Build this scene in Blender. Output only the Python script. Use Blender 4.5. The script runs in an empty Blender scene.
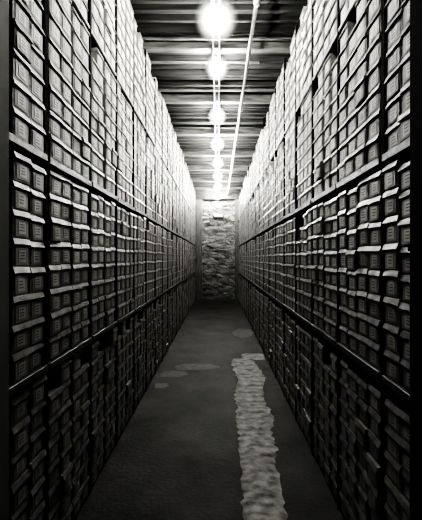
import bpy, bmesh, math, random
from mathutils import Vector, Matrix, noise

random.seed(11)
scn = bpy.context.scene
col = scn.collection
scn.view_settings.view_transform = 'AgX'
scn.view_settings.look = 'AgX - Very High Contrast'
scn.view_settings.gamma = .70
scn.view_settings.exposure = -.68

EYE = 1.86            # camera height
F = 400.0             # focal length in photo pixels
XL, XR = -1.0, 0.879  # front planes of the two racks
ZEND = 17.72          # far end of the racks
YB = 18.06            # stone wall

# ------------------------------------------------------------------ materials
def new_mat(name):
    m = bpy.data.materials.new(name); m.use_nodes = True
    nt = m.node_tree; nt.nodes.clear()
    out = nt.nodes.new('ShaderNodeOutputMaterial')
    return m, nt, out

def surf(name, c0, c1, scale=8.0, rough=.7, bump=.15, detail=5, stretch=(1, 1, 1), metal=0.0, spec=.3,
         per_object=0.0, bdist=.01):
    m, nt, out = new_mat(name); N = nt.nodes; L = nt.links
    b = N.new('ShaderNodeBsdfPrincipled'); L.new(b.outputs[0], out.inputs[0])
    tc = N.new('ShaderNodeTexCoord'); mp = N.new('ShaderNodeMapping')
    mp.inputs['Scale'].default_value = stretch
    L.new(tc.outputs['Object'], mp.inputs[0])
    n = N.new('ShaderNodeTexNoise'); n.inputs['Scale'].default_value = scale
    n.inputs['Detail'].default_value = detail
    L.new(mp.outputs[0], n.inputs['Vector'])
    r = N.new('ShaderNodeValToRGB')
    r.color_ramp.elements[0].position = .3; r.color_ramp.elements[1].position = .7
    r.color_ramp.elements[0].color = (*g(c0), 1); r.color_ramp.elements[1].color = (*g(c1), 1)
    L.new(n.outputs[0], r.inputs[0]); L.new(r.outputs[0], b.inputs['Base Color'])
    b.inputs['Roughness'].default_value = rough; b.inputs['Metallic'].default_value = metal
    b.inputs['Specular IOR Level'].default_value = spec
    if bump:
        bp = N.new('ShaderNodeBump'); bp.inputs['Strength'].default_value = bump
        bp.inputs['Distance'].default_value = bdist
        L.new(n.outputs[0], bp.inputs['Height']); L.new(bp.outputs[0], b.inputs['Normal'])
    return m

def g(v):            # silver-print grey, faintly warm
    return (v * 1.01, v * 1.005, v * .965)

M = {
 'board':  surf('box_board', .17, .24, 9, .75, .08, stretch=(1, 1, 4)),
 'lid':    surf('lid_board', .18, .29, 14, .5, .10, stretch=(1, 3, 1), spec=.4),
 'holder': surf('label_border', .25, .32, 20, .6, .05),
 'paper':  surf('label_paper', .42, .50, 30, .6, .04),
 'ink':    surf('label_ink', .10, .14, 30, .6, .0),
 'post':   surf('dark_painted_steel', .004, .008, 12, .9, .1, spec=.05),
 'panel':  surf('grey_painted_steel', .20, .25, 3, .9, .05, stretch=(1, 1, .3), spec=.05),
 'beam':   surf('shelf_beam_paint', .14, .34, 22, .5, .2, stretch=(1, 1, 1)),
 'beam_shaded': surf('shaded_shelf_beam', .045, .10, 22, .5, .2),  # darker copy of the beam paint, shade of the lower beam put into colour
 'deck':   surf('shelf_board', .05, .09, 8, .8, .1),
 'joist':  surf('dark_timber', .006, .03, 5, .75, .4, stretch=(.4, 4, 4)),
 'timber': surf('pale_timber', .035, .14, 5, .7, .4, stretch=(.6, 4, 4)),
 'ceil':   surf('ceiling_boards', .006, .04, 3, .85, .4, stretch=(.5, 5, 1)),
 'pipe':   surf('galvanised_pipe', .22, .36, 10, .35, .05, metal=.6, spec=.5),
 'conduit':surf('painted_conduit', .6, .75, 10, .4, .0),
 'plaster':surf('wall_render', .06, .10, 2, .9, .4),
 'enamel': surf('white_enamel', .32, .40, 8, .3, .0),
 'black':  surf('black_bakelite', .01, .02, 8, .5, .0),
 'cement': surf('pale_cement', .14, .60, 9, .85, .8, detail=9, stretch=(1, 1.2, 1), bdist=.03),
 'stain':  surf('cement_stain', .11, .20, 9, .8, .4, detail=8),
 'column': surf('corner_timber', .05, .12, 5, .8, .5, stretch=(3, 3, .5)),
}

def floor_mat():
    m, nt, out = new_mat('concrete_floor'); N = nt.nodes; L = nt.links
    b = N.new('ShaderNodeBsdfPrincipled'); L.new(b.outputs[0], out.inputs[0])
    tc = N.new('ShaderNodeTexCoord')
    a = N.new('ShaderNodeTexNoise'); a.inputs['Scale'].default_value = 1.6; a.inputs['Detail'].default_value = 10
    a.inputs['Roughness'].default_value = .62
    L.new(tc.outputs['Object'], a.inputs['Vector'])
    r = N.new('ShaderNodeValToRGB')
    r.color_ramp.elements[0].position = .32; r.color_ramp.elements[1].position = .72
    r.color_ramp.elements[0].color = (*g(.035), 1); r.color_ramp.elements[1].color = (*g(.11), 1)
    L.new(a.outputs[0], r.inputs[0])
    v = N.new('ShaderNodeTexNoise'); v.inputs['Scale'].default_value = 28; v.inputs['Detail'].default_value = 6
    L.new(tc.outputs['Object'], v.inputs['Vector'])
    mx = N.new('ShaderNodeMixRGB'); mx.blend_type = 'MULTIPLY'; mx.inputs[0].default_value = .5
    L.new(r.outputs[0], mx.inputs[1]); L.new(v.outputs[0], mx.inputs[2])
    L.new(mx.outputs[0], b.inputs['Base Color'])
    b.inputs['Roughness'].default_value = .7; b.inputs['Specular IOR Level'].default_value = .25
    bp = N.new('ShaderNodeBump'); bp.inputs['Strength'].default_value = .35; bp.inputs['Distance'].default_value = .02
    L.new(v.outputs[0], bp.inputs['Height']); L.new(bp.outputs[0], b.inputs['Normal'])
    return m
M['floor'] = floor_mat()

def stone_mat():
    m, nt, out = new_mat('rubble_stone'); N = nt.nodes; L = nt.links
    b = N.new('ShaderNodeBsdfPrincipled'); L.new(b.outputs[0], out.inputs[0])
    tc = N.new('ShaderNodeTexCoord'); mp = N.new('ShaderNodeMapping'); mp.inputs['Scale'].default_value = (1, 1, 2.0)
    L.new(tc.outputs['Object'], mp.inputs[0])
    v = N.new('ShaderNodeTexVoronoi'); v.inputs['Scale'].default_value = 3.6; v.inputs['Randomness'].default_value = .9
    L.new(mp.outputs[0], v.inputs['Vector'])
    n = N.new('ShaderNodeTexNoise'); n.inputs['Scale'].default_value = 2.2; n.inputs['Detail'].default_value = 8
    L.new(mp.outputs[0], n.inputs['Vector'])
    bw = N.new('ShaderNodeRGBToBW'); L.new(v.outputs['Color'], bw.inputs[0])
    ad = N.new('ShaderNodeMath'); ad.operation = 'MULTIPLY_ADD'; ad.inputs[1].default_value = .45
    L.new(bw.outputs[0], ad.inputs[0]); L.new(n.outputs[0], ad.inputs[2])
    r = N.new('ShaderNodeValToRGB')
    r.color_ramp.elements[0].position = .40; r.color_ramp.elements[1].position = .95
    r.color_ramp.elements[0].color = (*g(.025), 1); r.color_ramp.elements[1].color = (*g(.22), 1)
    L.new(ad.outputs[0], r.inputs[0]); L.new(r.outputs[0], b.inputs['Base Color'])
    b.inputs['Roughness'].default_value = .9
    return m
M['stone'] = stone_mat()

def bulb_mat(name, strength):
    m, nt, out = new_mat(name); N = nt.nodes; L = nt.links
    e = N.new('ShaderNodeEmission'); e.inputs[0].default_value = (1, .99, .95, 1)
    # invented emission bias: underside dimmed so the lower racks fall darker
    ge = N.new('ShaderNodeNewGeometry'); sp = N.new('ShaderNodeSeparateXYZ')
    L.new(ge.outputs['Normal'], sp.inputs[0])
    mr = N.new('ShaderNodeMapRange'); mr.inputs['From Min'].default_value = -.25; mr.inputs['From Max'].default_value = .6
    mr.inputs['To Min'].default_value = strength * .004; mr.inputs['To Max'].default_value = strength
    L.new(sp.outputs['Z'], mr.inputs['Value']); L.new(mr.outputs[0], e.inputs[1])
    L.new(e.outputs[0], out.inputs[0])
    return m
def halo_mat(name, strength, power):
    # added glow shell imitating lens halation: bright in the middle, clear at the rim
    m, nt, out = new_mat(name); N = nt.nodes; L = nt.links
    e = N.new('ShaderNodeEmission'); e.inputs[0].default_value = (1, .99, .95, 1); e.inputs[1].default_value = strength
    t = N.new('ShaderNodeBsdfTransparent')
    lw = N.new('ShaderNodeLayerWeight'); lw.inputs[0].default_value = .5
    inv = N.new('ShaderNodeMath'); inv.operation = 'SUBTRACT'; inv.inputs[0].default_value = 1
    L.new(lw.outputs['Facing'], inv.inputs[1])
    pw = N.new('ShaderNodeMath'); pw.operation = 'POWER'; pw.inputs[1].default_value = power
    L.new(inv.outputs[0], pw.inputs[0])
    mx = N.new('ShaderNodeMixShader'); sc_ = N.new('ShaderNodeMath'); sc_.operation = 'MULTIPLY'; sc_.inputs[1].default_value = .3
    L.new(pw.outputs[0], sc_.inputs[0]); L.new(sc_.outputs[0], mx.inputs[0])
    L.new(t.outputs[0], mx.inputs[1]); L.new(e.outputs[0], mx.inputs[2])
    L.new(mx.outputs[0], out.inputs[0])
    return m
LAMP = 21000.0
M['bulb'] = bulb_mat('bulb_glow', LAMP)
M['bulb_far'] = bulb_mat('bulb_glow_bright', LAMP * 2.1)
M['halo'] = halo_mat('lamp_halo', 36, 9.0)

# ------------------------------------------------------------------ helpers
def link(name, me, parent=None, mats=None):
    o = bpy.data.objects.new(name, me); col.objects.link(o)
    if parent: o.parent = parent
    return o
def tag(o, label=None, cat=None, group=None, kind=None):
    if label: o['label'] = label
    if cat: o['category'] = cat
    if group: o['group'] = group
    if kind: o['kind'] = kind
    return o
def empty(name, loc=(0, 0, 0)):
    o = bpy.data.objects.new(name, None); o.location = loc; o.empty_display_size = .05
    col.objects.link(o); return o
def mesh(name, vs, fs, mats, mi=None, smooth=False):
    me = bpy.data.meshes.new(name); me.from_pydata(vs, [], fs)
    for m in mats: me.materials.append(m)
    if mi: me.polygons.foreach_set('material_index', mi)
    if smooth: me.polygons.foreach_set('use_smooth', [True] * len(me.polygons))
    me.update(); return me
def box_mesh(name, x0, x1, y0, y1, z0, z1, mat, bevel=0.0, wob=0.0):
    bm = bmesh.new()
    bmesh.ops.create_cube(bm, size=1)
    for v in bm.verts:
        v.co = Vector((x0 if v.co.x < 0 else x1, y0 if v.co.y < 0 else y1, z0 if v.co.z < 0 else z1))
    if bevel:
        bmesh.ops.bevel(bm, geom=bm.edges[:], offset=bevel, segments=1, affect='EDGES')
    me = bpy.data.meshes.new(name); bm.to_mesh(me); bm.free(); me.materials.append(mat); return me
def tube(name, pts, r, mat, seg=12):
    """round bar through points"""
    vs, fs = [], []
    n = len(pts)
    for i, p in enumerate(pts):
        p = Vector(p)
        d = (Vector(pts[min(i + 1, n - 1)]) - Vector(pts[max(i - 1, 0)])).normalized()
        u = d.cross(Vector((0, 0, 1)) if abs(d.z) < .9 else Vector((1, 0, 0))).normalized(); w = d.cross(u)
        rr = r[i] if isinstance(r, (list, tuple)) else r
        for k in range(seg):
            a = 2 * math.pi * k / seg
            vs.append(p + u * math.cos(a) * rr + w * math.sin(a) * rr)
    for i in range(n - 1):
        for k in range(seg):
            a, b = i * seg + k, i * seg + (k + 1) % seg
            fs.append((a, b, b + seg, a + seg))
    fs.append(tuple(range(seg))[::-1]); fs.append(tuple(range((n - 1) * seg, n * seg)))
    return mesh(name, vs, fs, [mat], smooth=True)
def lathe(name, prof, mat, seg=20):
    vs, fs = [], []
    for r, z in prof:
        for k in range(seg):
            a = 2 * math.pi * k / seg; vs.append((r * math.cos(a), r * math.sin(a), z))
    for i in range(len(prof) - 1):
        for k in range(seg):
            a, b = i * seg + k, i * seg + (k + 1) % seg
            fs.append((a, b, b + seg, a + seg))
    return mesh(name, vs, fs, [mat], smooth=True)

# ------------------------------------------------------------------ the room
HC = EYE + 3.14       # ceiling boards
HB = EYE + 2.95       # underside of cross beams
XW0, XW1 = -1.42, 1.30
YN = -1.2
fl = link('floor', box_mesh('floor', XW0, XW1, YN, YB + .25, -.12, 0, M['floor'])); tag(fl, kind='structure')
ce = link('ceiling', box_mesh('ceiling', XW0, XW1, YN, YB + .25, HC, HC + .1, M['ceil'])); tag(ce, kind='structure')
wl = link('wall_left', box_mesh('wall_left', XW0 - .12, XW0, YN, YB + .25, -.12, HC + .1, M['plaster'])); tag(wl, kind='structure')
wr = link('wall_right', box_mesh('wall_right', XW1, XW1 + .12, YN, YB + .25, -.12, HC + .1, M['plaster'])); tag(wr, kind='structure')

# stone wall at the end: real rubble relief
def stone_wall():
    nx, nz = 110, 190
    vs, fs = [], []
    for j in range(nz + 1):
        for i in range(nx + 1):
            x = XW0 + (XW1 - XW0) * i / nx; z = HC * j / nz
            q = Vector((x * 2.6, 0.3, z * 5.2)) + Vector((noise.noise(Vector((x * 3, 2, z * 3))) * .5, 0,
                                                          noise.noise(Vector((x * 3, 7, z * 3))) * .5))
            d, _ = noise.voronoi(q)
            e = min(1.0, (d[1] - d[0]) * 2.2)
            h = .075 * (e ** .6) + .02 * noise.noise(Vector((x * 4, 5, z * 7))) + .02 * noise.noise(Vector((x * 18, 1, z * 18)))
            vs.append((x, YB + .06 - h, z))
    for j in range(nz):
        for i in range(nx):
            a = j * (nx + 1) + i
            fs.append((a, a + 1, a + nx + 2, a + nx + 1))
    o = link('wall_back', mesh('wall_back', vs, fs, [M['stone']]))
    tag(o, kind='structure')
stone_wall()

# cross beams and joists belong to the ceiling
bz = [1.74, 3.72, 5.70, 7.62, 9.60, 11.6, 13.5, 15.45, 17.2]
for y in bz:
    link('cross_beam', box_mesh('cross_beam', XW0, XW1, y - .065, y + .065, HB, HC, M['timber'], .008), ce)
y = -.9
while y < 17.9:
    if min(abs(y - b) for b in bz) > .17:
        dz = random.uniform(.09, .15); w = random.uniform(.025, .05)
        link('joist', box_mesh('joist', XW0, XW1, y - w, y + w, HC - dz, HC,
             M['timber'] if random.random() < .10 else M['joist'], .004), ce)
    y += random.uniform(.20, .28)
# a board nailed across under the joists, seen as the bright stripe ahead of the second lamp
link('cross_board', box_mesh('cross_board', -1.2, .62, 6.02, 6.06, HB - .015, HB + .01, M['timber'], .003), ce)
link('cross_board', box_mesh('cross_board', -1.0, 1.2, 5.42, 5.46, HB + .015, HB + .035, M['timber'], .003), ce)
t = link('trim_1', box_mesh('header_beam', XW0, XW1, YB - .30, YB - .10, EYE + 2.60, HC, M['joist'], .01)); tag(t, kind='structure')

# timber posts in the far corners
for x0, x1, s in ((-.99, -.72, 'left'), (.74, .95, 'right')):
    o = link('corner_post', box_mesh('corner_post', x0, x1, YB - .26, YB - .08, 0, EYE + 2.60, M['column'], .012))
    tag(o, 'rough timber post in the far corner beside the %s rack and stone wall' % s, 'post', 'timber posts flanking the stone wall')

# floor patches -------------------------------------------------------
def ragged(name, outline, z, mat, parent, amp=.012, sub=6, freq=14):
    """flat poured patch with a ragged edge; outline = list of (xl, xr, y) rows"""
    rows = []
    for i in range(len(outline) - 1):
        a, b = outline[i], outline[i + 1]
        for k in range(sub):
            f = k / sub; rows.append([a[j] + (b[j] - a[j]) * f for j in range(3)])
    rows.append(list(outline[-1]))
    vs, fs = [], []; nc = 7
    for i, (xl, xr, y) in enumerate(rows):
        xl += amp * 2 * noise.noise(Vector((y * freq, 1, 3))) + amp * noise.noise(Vector((y * freq * 3, 5, 3)))
        xr += amp * 2 * noise.noise(Vector((y * freq, 9, 3))) + amp * noise.noise(Vector((y * freq * 3, 2, 8)))
        for k in range(nc):
            f = k / (nc - 1); x = xl + (xr - xl) * f
            zz = z * (.25 if k in (0, nc - 1) else 1.0)
            zz += .35 * z * noise.noise(Vector((x * 12, y * 12, 0))) if 0 < k < nc - 1 else 0
            vs.append((x, y, max(.0012, zz)))
    for i in range(len(rows) - 1):
        for k in range(nc - 1):
            a = i * nc + k; fs.append((a, a + 1, a + nc + 1, a + nc))
    # skirt down to the floor
    n0 = len(vs)
    for i in range(len(rows)):
        for k in (0, nc - 1):
            v = vs[i * nc + k]; vs.append((v[0], v[1], 0.0))
    for i in range(len(rows) - 1):
        fs.append((i * nc, i * nc + nc, n0 + 2 * i + 2, n0 + 2 * i))
        fs.append((i * nc + nc - 1, n0 + 2 * i + 1, n0 + 2 * i + 3, i * nc + 2 * nc - 1))
    return link(name, mesh(name, vs, fs, [mat]), parent)
def fp(px, py): return (px - 218.3) / (py - 257.8) * EYE
def frows(rows): return [(fp(a, y), fp(b, y), EYE * F / (y - 257.8)) for a, b, y in rows]
o = ragged('cement_patch', [(.10, .42, 1.6), (.15, .45, 2.3)] + frows([(243, 287, 520), (242, 283, 495), (240, 276, 465),
     (239, 277, 447), (239, 272, 436), (236, 274, 418), (237, 267, 406), (234, 264, 398), (236, 263, 388),
     (238, 265, 379), (234, 262, 372), (231, 256, 364), (233, 252, 359)]), .012, M['cement'], fl, .026)
o = ragged('cement_slab', frows([(243, 265, 360.5), (241, 263, 354)]), .010, M['cement'], fl, .006)
for rows in ([(178, 205, 370), (175, 219, 368), (176, 220, 366), (184, 212, 364)],
             [(161, 182, 377), (160, 188, 374), (166, 184, 371)],
             [(154, 164, 388.5), (154, 169, 385.5), (158, 168, 383)],
             [(240, 246, 338), (233, 252, 335.5), (232, 254, 332.5), (238, 250, 329.5)]):
    ragged('cement_stain', frows(rows), .003, M['stain'], fl, .02, freq=6)

# ------------------------------------------------------------------ racks
POSTS = {'left': [2.34 + .81 * k for k in range(20)], 'right': [2.15 + .81 * k for k in range(20)]}
LEV = {'left': [0.03, EYE - .62, EYE + .60, EYE + 1.815],       # top of each shelf
       'right': [0.03, EYE - .62, EYE + .55, EYE + 1.69]}
BH = {'left': .1458, 'right': .1380}
TOPN = {'left': 8, 'right': 7}
NEAR = {'left': 1.83, 'right': 1.745}

def build_rack(side):
    s = -1 if side == 'left' else 1
    xf = XL if s < 0 else XR
    root = empty('storage_rack', (xf + s * .2, 10, 0))
    tag(root, 'long dark steel box rack running down the %s side of the aisle' % side, 'rack', 'storage racks lining the aisle')
    off = Vector((-root.location.x, -10, 0))
    def put(name, me):
        o = link(name, me, root); o.location = off; return o
    topz = EYE + (2.94 if s < 0 else 2.74)
    def xx(a, b):
        a, b = xf + s * a, xf + s * b
        return (min(a, b), max(a, b))
    for k, y in enumerate(POSTS[side]):
        w = .024 if k % 2 == 0 else .017
        x0, x1 = xx(.004, .03)
        put('upright', box_mesh('upright', x0, x1, y - w, y + w, 0, topz - random.uniform(.0, .1), M['post'], .003))
    y0n = NEAR[side]
    edges = [y0n - .03] + POSTS[side]
    for li, z in enumerate(LEV[side]):
        for k in range(len(edges) - 1):
            a, b = edges[k] + .018, edges[k + 1] - .018
            if li > 0:
                x0, x1 = xx(-.010, .015) if li < 3 else xx(.004, .020)
                dz = random.uniform(-.004, .004)
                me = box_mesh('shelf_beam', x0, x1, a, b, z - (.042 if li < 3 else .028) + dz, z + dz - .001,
                              M['beam_shaded'] if li == 1 else M['beam'], .003)
                put('shelf_beam', me)
            x0, x1 = xx(.016, .36)
            put('shelf_board', box_mesh('shelf_board', x0, x1, a - .01, b + .01, z - .030, z - .002, M['deck']))
    # kick board at the foot
    # wide sheet upright closing the near end
    x0, x1 = xx(-.045, -.028) if s > 0 else xx(-.045, -.028)
    p = put('end_panel', box_mesh('end_panel', x0, x1, y0n - .42, y0n, 0, topz, M['panel'] if s < 0 else M['post'], .004))
    x0, x1 = xx(-.045, .40)
    put('end_panel', box_mesh('end_panel', x0, x1, y0n - .44, y0n - .42, 0, topz, M['panel'] if s < 0 else M['post'], .004))
    if s > 0:
        for zz in (EYE + 1.22, EYE + .04):       # bolts showing at the panel's edge
            x0, x1 = xx(-.056, -.045)
            put('bolt', box_mesh('bolt', x0, x1, y0n - .02, y0n - .004, zz - .012, zz + .012, M['post'], .003))
    return root
for sd in ('left', 'right'): build_rack(sd)

# ------------------------------------------------------------------ boxes
BW, BD = .172, .30
def box_parts(h, v):
    """local frame: +x is the aisle face, origin at the foot of the face. returns {part: (verts, faces, mats)}"""
    R = random.Random(100 + v)
    hw = BW / 2; hl = h * .235
    # body, slightly bowed face (a crease column of vertices)
    bow = R.uniform(-.003, .004)
    vs = []; fs = []
    for z, k in ((0, .3), (h * .45, 1), (h - hl * .4, .5)):
        for yy, q in ((-hw, 0), (0, 1), (hw, 0)):
            vs.append((bow * k * q, yy, z))
    for r_ in range(2):
        for c in range(2):
            a = r_ * 3 + c; fs.append((a, a + 1, a + 4, a + 3))
    nb = len(vs)
    vs += [(-BD, -hw, 0), (-BD, hw, 0), (-BD, -hw, h - hl * .4), (-BD, hw, h - hl * .4)]
    fs += [(nb, 0, 3, 6, nb + 2), (2, nb + 1, nb + 3, 8, 5), (nb + 1, nb, nb + 2, nb + 3), (nb, nb + 1, 2, 1, 0),
           (6, 7, 8, nb + 3, nb + 2)]
    body = (vs, fs, [0] * len(fs))
    # lid: overhanging rim, flared outward at its lower edge
    lw = BW / 2 + .003
    sag = [R.uniform(-.003, .002) for _ in range(5)]
    out = [R.uniform(.010, .015) for _ in range(5)]
    ys = [-lw, -lw * .5, 0, lw * .5, lw]
    vs = []; fs = []
    for i, yy in enumerate(ys):
        vs.append((.003, yy, h - .003))                      # top front edge
    for i, yy in enumerate(ys):
        vs.append((out[i], yy, h - hl + sag[i]))             # lower outer edge
    for i, yy in enumerate(ys):
        vs.append((out[i] - .004, yy, h - hl + sag[i] - .001))
    for i, yy in enumerate(ys):
        vs.append((-.001, yy, h - hl + .006))
    for r_ in range(3):
        for c in range(4):
            a = r_ * 5 + c; fs.append((a, a + 5, a + 6, a + 1))
    fs = [tuple(reversed(f)) for f in fs]
    n = len(vs)
    vs += [(-BD - .006, -lw, h - .003), (-BD - .006, lw, h - .003), (-BD - .006, -lw, h - hl), (-BD - .006, lw, h - hl)]
    fs += [(0, 1, 2, 3, 4, n + 1, n), (n, n + 2, 10, 5, 0), (4, 9, 14, n + 3, n + 1), (n + 1, n + 3, n + 2, n)]
    lid = (vs, fs, [0] * len(fs))
    # label: printed border panel, paper slip, typed marks
    vs = []; fs = []; mi = []
    fh = h - hl
    cy, cz = R.uniform(-.006, .006), fh * .48 + R.uniform(-.004, .004)
    def quad(y0, y1, z0, z1, x, m):
        a = len(vs); th = .0012
        vs.extend([(x, y0, z0), (x, y1, z0), (x, y1, z1), (x, y0, z1),
                   (x - th, y0, z0), (x - th, y1, z0), (x - th, y1, z1), (x - th, y0, z1)])
        fs.append((a, a + 1, a + 2, a + 3)); mi.append(m)
        for k in range(4):
            q = (k + 1) % 4
            fs.append((a + k, a + 4 + k, a + 4 + q, a + q)); mi.append(m)
    bx = max(0, bow)
    quad(cy - .065, cy + .065, cz - fh * .40, cz + fh * .40, bx + .0020, 0)
    lwid = R.uniform(.036, .042); lh = fh * R.uniform(.26, .31)
    quad(cy - lwid, cy + lwid, cz - lh, cz + lh, bx + .0035, 1)
    for k in range(3):
        zc = cz + lh * (.55 - .5 * k) + R.uniform(-.001, .001)
        wv = lwid * R.uniform(.45, .75)
        quad(cy - wv, cy + wv * R.uniform(.5, 1), zc - .0022, zc + .0022, bx + .0042, 2)
    label = (vs, fs, mi)
    return body, lid, label

NV = 6
TPL = {}
MESHES = {}
for sd in ('left', 'right'):
    for v in range(NV):
        p = box_parts(BH[sd], v + (0 if sd == 'left' else 50)); TPL[sd, v] = p
        MESHES[sd, v] = (mesh('box_body', p[0][0], p[0][1], [M['board']], p[0][2]),
                         mesh('lid', p[1][0], p[1][1], [M['lid']], p[1][2]),
                         mesh('label', p[2][0], p[2][1], [M['holder'], M['paper'], M['ink']], p[2][2]))

boxes = []
for sd in ('left', 'right'):
    s = -1 if sd == 'left' else 1
    xf = XL if s < 0 else XR
    stack = 0
    edges = [POSTS[sd][0] - .40 if sd == 'left' else POSTS[sd][0] - .405] + POSTS[sd]
    for k in range(len(edges) - 1):
        a, b = edges[k], edges[k + 1]
        if k == 0: cs = [b - .024 - .181 * 1.5 - .003, b - .024 - .181 * .5]
        else:
            gap = (b - a - .05) - 4 * .1815
            q = random.choice([0, 0, 1, 2])
            cs = []
            yb = a + .025
            for c in range(4):
                if c == 2: yb += gap * (.8 if q == 0 else .2)
                if c == 0: yb += gap * (.6 if q == 1 else .1)
                cs.append(yb + .0908); yb += .1815
        for cy in cs:
            stack += 1
            for li, z in enumerate(LEV[sd]):
                n = 8 if li < 3 else TOPN[sd]
                if sd == 'right' and li == 2: n = 8
                gapz = (LEV[sd][li + 1] - LEV[sd][li] - .045) if li < 3 else 9
                r = random.random()
                if r < .10: n -= 1
                elif r < .12: n -= 2
                if li == 3 and k > 1:
                    n += random.choice([0, 0, 0, -1, -1]) 
                lean = random.uniform(-.0018, .0018); push = random.uniform(0, .006 if li < 2 else .011)
                hs = random.uniform(.975, 1.005) * (.962 if li == 3 and sd == 'left' else 1)
                zz = z
                for j in range(n):
                    h = BH[sd] * hs * random.uniform(.985, 1.01)
                    if li < 3 and zz + h > z + gapz: break
                    hh = h / BH[sd]
                    out = push + random.uniform(-.004, .004)
                    if random.random() < (.09 if li != 1 else .04): out += random.uniform(.008, .018)
                    rz = random.gauss(0, .010)
                    boxes.append(dict(side=sd, stack=stack, lev=li, row=j, n=n,
                        x=xf + s * (.017 - out), y=cy + lean * j * 2 + random.uniform(-.001, .001), z=zz, sz=hh,
                        rz=rz, v=random.randrange(NV), out=out, bay=k))
                    zz += h

def vis_area(b):
    x = abs(b['x']); sgn = -1 if b['side'] == 'left' else 1
    y0, y1 = b['y'] - .085, b['y'] + .085
    if y0 < NEAR[b['side']] - .12: return 0
    u0, u1 = 218.3 + sgn * F * x / y0, 218.3 + sgn * F * x / y1
    lo, hi = min(u0, u1), max(u0, u1)
    lo, hi = max(lo, 10 if sgn < 0 else 0), min(hi, 411)
    if hi <= lo: return 0
    v0 = 257.8 - F * (b['z'] + BH[b['side']] - EYE) / b['y']; v1 = 257.8 - F * (b['z'] - EYE) / b['y']
    v0, v1 = max(v0, 0), min(v1, 520)
    if v1 - v0 < 6: return 0
    return (hi - lo) * (v1 - v0)
for b in boxes: b['a'] = vis_area(b)
order = sorted(boxes, key=lambda b: -b['a'])
for b in order[:300]:
    b['one'] = b['a'] > 0

ORD = ['first', 'second', 'third', 'fourth', 'fifth', 'sixth', 'seventh', 'eighth', 'ninth', 'tenth',
       'eleventh', 'twelfth', 'thirteenth', 'fourteenth', 'fifteenth']
SHELF = ['floor shelf', 'lower beam', 'middle beam', 'top beam']
def matrix(b):
    m = Matrix.Translation((b['x'], b['y'], b['z']))
    rot = b['rz'] + (0 if b['side'] == 'left' else math.pi)
    return m @ Matrix.Rotation(rot, 4, 'Z') @ Matrix.Diagonal((1, 1, b['sz'], 1))
for b in boxes:
    if not b.get('one'): continue
    e = bpy.data.objects.new('archive_box', None); col.objects.link(e)
    e.empty_display_size = .02
    e.matrix_world = matrix(b)
    adj = 'jutting' if b['out'] > .015 else 'lidded'
    e['label'] = '%s archive box, %s stack from %s rack\'s near end, %s above %s' % (
        adj, ORD[b['stack'] - 1], b['side'], ORD[b['row']], SHELF[b['lev']])
    e['category'] = 'box'
    e['group'] = 'archive boxes stacked on the %s rack' % b['side']
    for nm, me in zip(('box_body', 'lid', 'label_card'), MESHES[b['side'], b['v']]):
        o = bpy.data.objects.new(nm, me); col.objects.link(o); o.parent = e
# all the farther boxes
vs, fs, mi = [], [], []
for b in boxes:
    if b.get('one'): continue
    mt = matrix(b); body, lid, label = TPL[b['side'], b['v']]
    for part, base in ((body, 0), (lid, 1), (label, 2)):
        n = len(vs)
        vs.extend([mt @ Vector(p) for p in part[0]])
        fs.extend([tuple(i + n for i in f) for f in part[1]])
        mi.extend([base + q for q in part[2]])
far = link('archive_boxes', mesh('archive_boxes', vs, fs, [M['board'], M['lid'], M['holder'], M['paper'], M['ink']], mi))
tag(far, 'thousands of stacked lidded archive boxes receding down both racks', 'boxes', kind='stuff')
print('boxes', len(boxes), 'individual', sum(1 for b in boxes if b.get('one')))

# ------------------------------------------------------------------ ceiling services
HP = EYE + 2.86
for x, nm in ((-.070, 'left'), (.014, 'right')):
    root = empty('conduit_pipe', (x, 0, HP))
    tag(root, 'thin pale conduit along the ceiling centre, %s one of the pair' % nm, 'conduit', 'pair of conduits carrying the lamps')
    link('conduit', tube('conduit', [(0, YN + .05, 0), (0, 8, 0), (0, YB - .32, 0)], .0115, M['conduit'], 10), root)
    for y in bz:
        link('clip', box_mesh('clip', -.02, .02, y - .012, y + .012, -.014, .09, M['conduit'], .003), root)
# sprinkler pipe, right of centre, on hangers
root = empty('ceiling_pipe', (.42, 0, EYE + 2.80))
tag(root, 'long metal pipe with couplings running under the ceiling right of the lamps', 'pipe')
link('pipe', tube('pipe', [(0, YN + .05, 0), (0, 8, 0), (-.02, YB - .34, 0)], .023, M['pipe'], 14), root)
for y in (4.33, 7.55, 9.9, 13.0, 16.0):
    link('coupling', tube('coupling', [(0, y - .06, 0), (0, y - .05, 0), (0, y + .05, 0), (0, y + .06, 0)],
                          [.03, .038, .038, .03], M['pipe'], 14), root)
for y in bz:
    link('hanger', tube('hanger', [(0, y, .02), (0, y, .16)], .007, M['pipe'], 8), root)
h = link('sprinkler_head', lathe('sprinkler_head', [(.0, -.075), (.03, -.075), (.03, -.07), (.008, -.066), (.008, -.04), (.018, -.035), (.018, -.02)], M['pipe'], 12), root)
h.location = (0, 4.33, 0)

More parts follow.
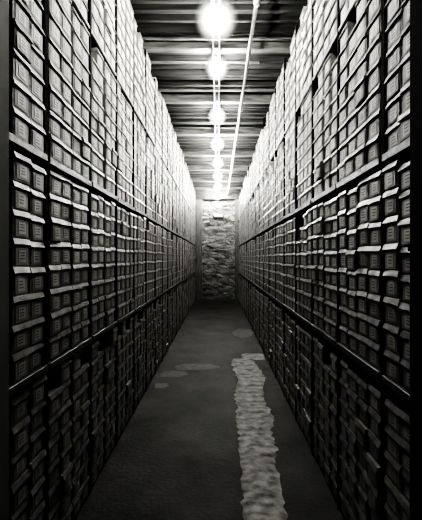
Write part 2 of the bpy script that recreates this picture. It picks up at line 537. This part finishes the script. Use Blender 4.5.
# hanging lamps
LZ = [(2.05, 2.62), (4.0, 2.38), (5.83, 2.76), (7.80, 2.76), (9.72, 2.76), (11.7, 2.76), (13.6, 2.76), (15.55, 2.76), (17.40, 2.66)]
PL = ['', 'nearest, lowest hung lamp in view', 'second lamp in view', 'third lamp in view', 'fourth lamp in view',
      'fifth lamp in view', 'sixth lamp in view', 'seventh lamp in view', 'lamp nearest the stone wall']
halo_p = [(.001, -.145)] + [(.145 * math.sin(a), -.145 * math.cos(a)) for a in [math.pi * k / 14 for k in range(1, 13)]] + [(.05, .13)]
def small(sc): return [(r * sc, z * sc) for r, z in halo_p]
gm = lathe('halo_shell', small(1.45), M['halo'], 28); gm_big = lathe('halo_shell', small(1.75), M['halo'], 28)  # added shells that imitate the glare around each bulb
bm_ = lathe('bulb', [(.001, -.052), (.02, -.049), (.034, -.036), (.040, -.015), (.036, .008), (.022, .032), (.014, .05), (.001, .055)], M['bulb'], 12)
bm_end = bm_.copy(); bm_end.materials[0] = bulb_mat('bulb_glow_brightest', LAMP * 3.3)
bm_far = bm_.copy(); bm_far.materials[0] = M['bulb_far']
cap = lathe('lamp_cap', [(.001, .095), (.03, .095), (.03, .075), (.018, .05), (.001, .05)], M['enamel'], 14)
for i, (y, hz) in enumerate(LZ):
    root = empty('hanging_lamp', (-.02, y, EYE + hz))
    tag(root, 'glowing lamp with added halo under the ceiling, ' + (PL[i] or 'just above the top of the view'), 'lamp', 'row of ceiling lamps')
    link('halo_shell', gm_big if i == 1 else gm, root); link('bulb', bm_end if i == len(LZ) - 1 else bm_far if i > 3 else bm_, root); link('lamp_cap', cap, root)
    top = 2.86 - hz
    if top > .09:
        link('stem', tube('stem', [(-.03, 0, .09), (-.03, 0, top)], .006, M['conduit'], 8), root)

# white wall fitting on the stone wall
root = empty('wall_light', (.005, YB - .10, EYE + 1.80))
tag(root, 'white trough light fitting with dark lower edge on the stone wall', 'light fixture')
link('trough', box_mesh('trough', -.19, .19, -.05, .04, .03, .16, M['enamel'], .012), root)
link('base_tray', box_mesh('base_tray', -.24, .24, -.10, .06, -.01, .03, M['black'], .006), root)
link('end_cap', box_mesh('end_cap', -.24, -.19, -.09, .05, .03, .09, M['black'], .006), root)
link('end_cap', box_mesh('end_cap', .19, .24, -.09, .05, .03, .09, M['black'], .006), root)

# ------------------------------------------------------------------ world, camera
w = bpy.data.worlds.new('World'); scn.world = w; w.use_nodes = True
w.node_tree.nodes['Background'].inputs[0].default_value = (.01, .01, .01, 1)
w.node_tree.nodes['Background'].inputs[1].default_value = .3
cam = bpy.data.cameras.new('Camera'); co = bpy.data.objects.new('Camera', cam); col.objects.link(co)
co.location = (0, 0, EYE); co.rotation_euler = (math.radians(90), 0, 0)
cam.sensor_fit = 'HORIZONTAL'; cam.sensor_width = 36; cam.lens = 36 * F / 422
cam.shift_x = -7.3 / 422; cam.shift_y = -2.2 / 422
cam.clip_start = .02
scn.camera = co
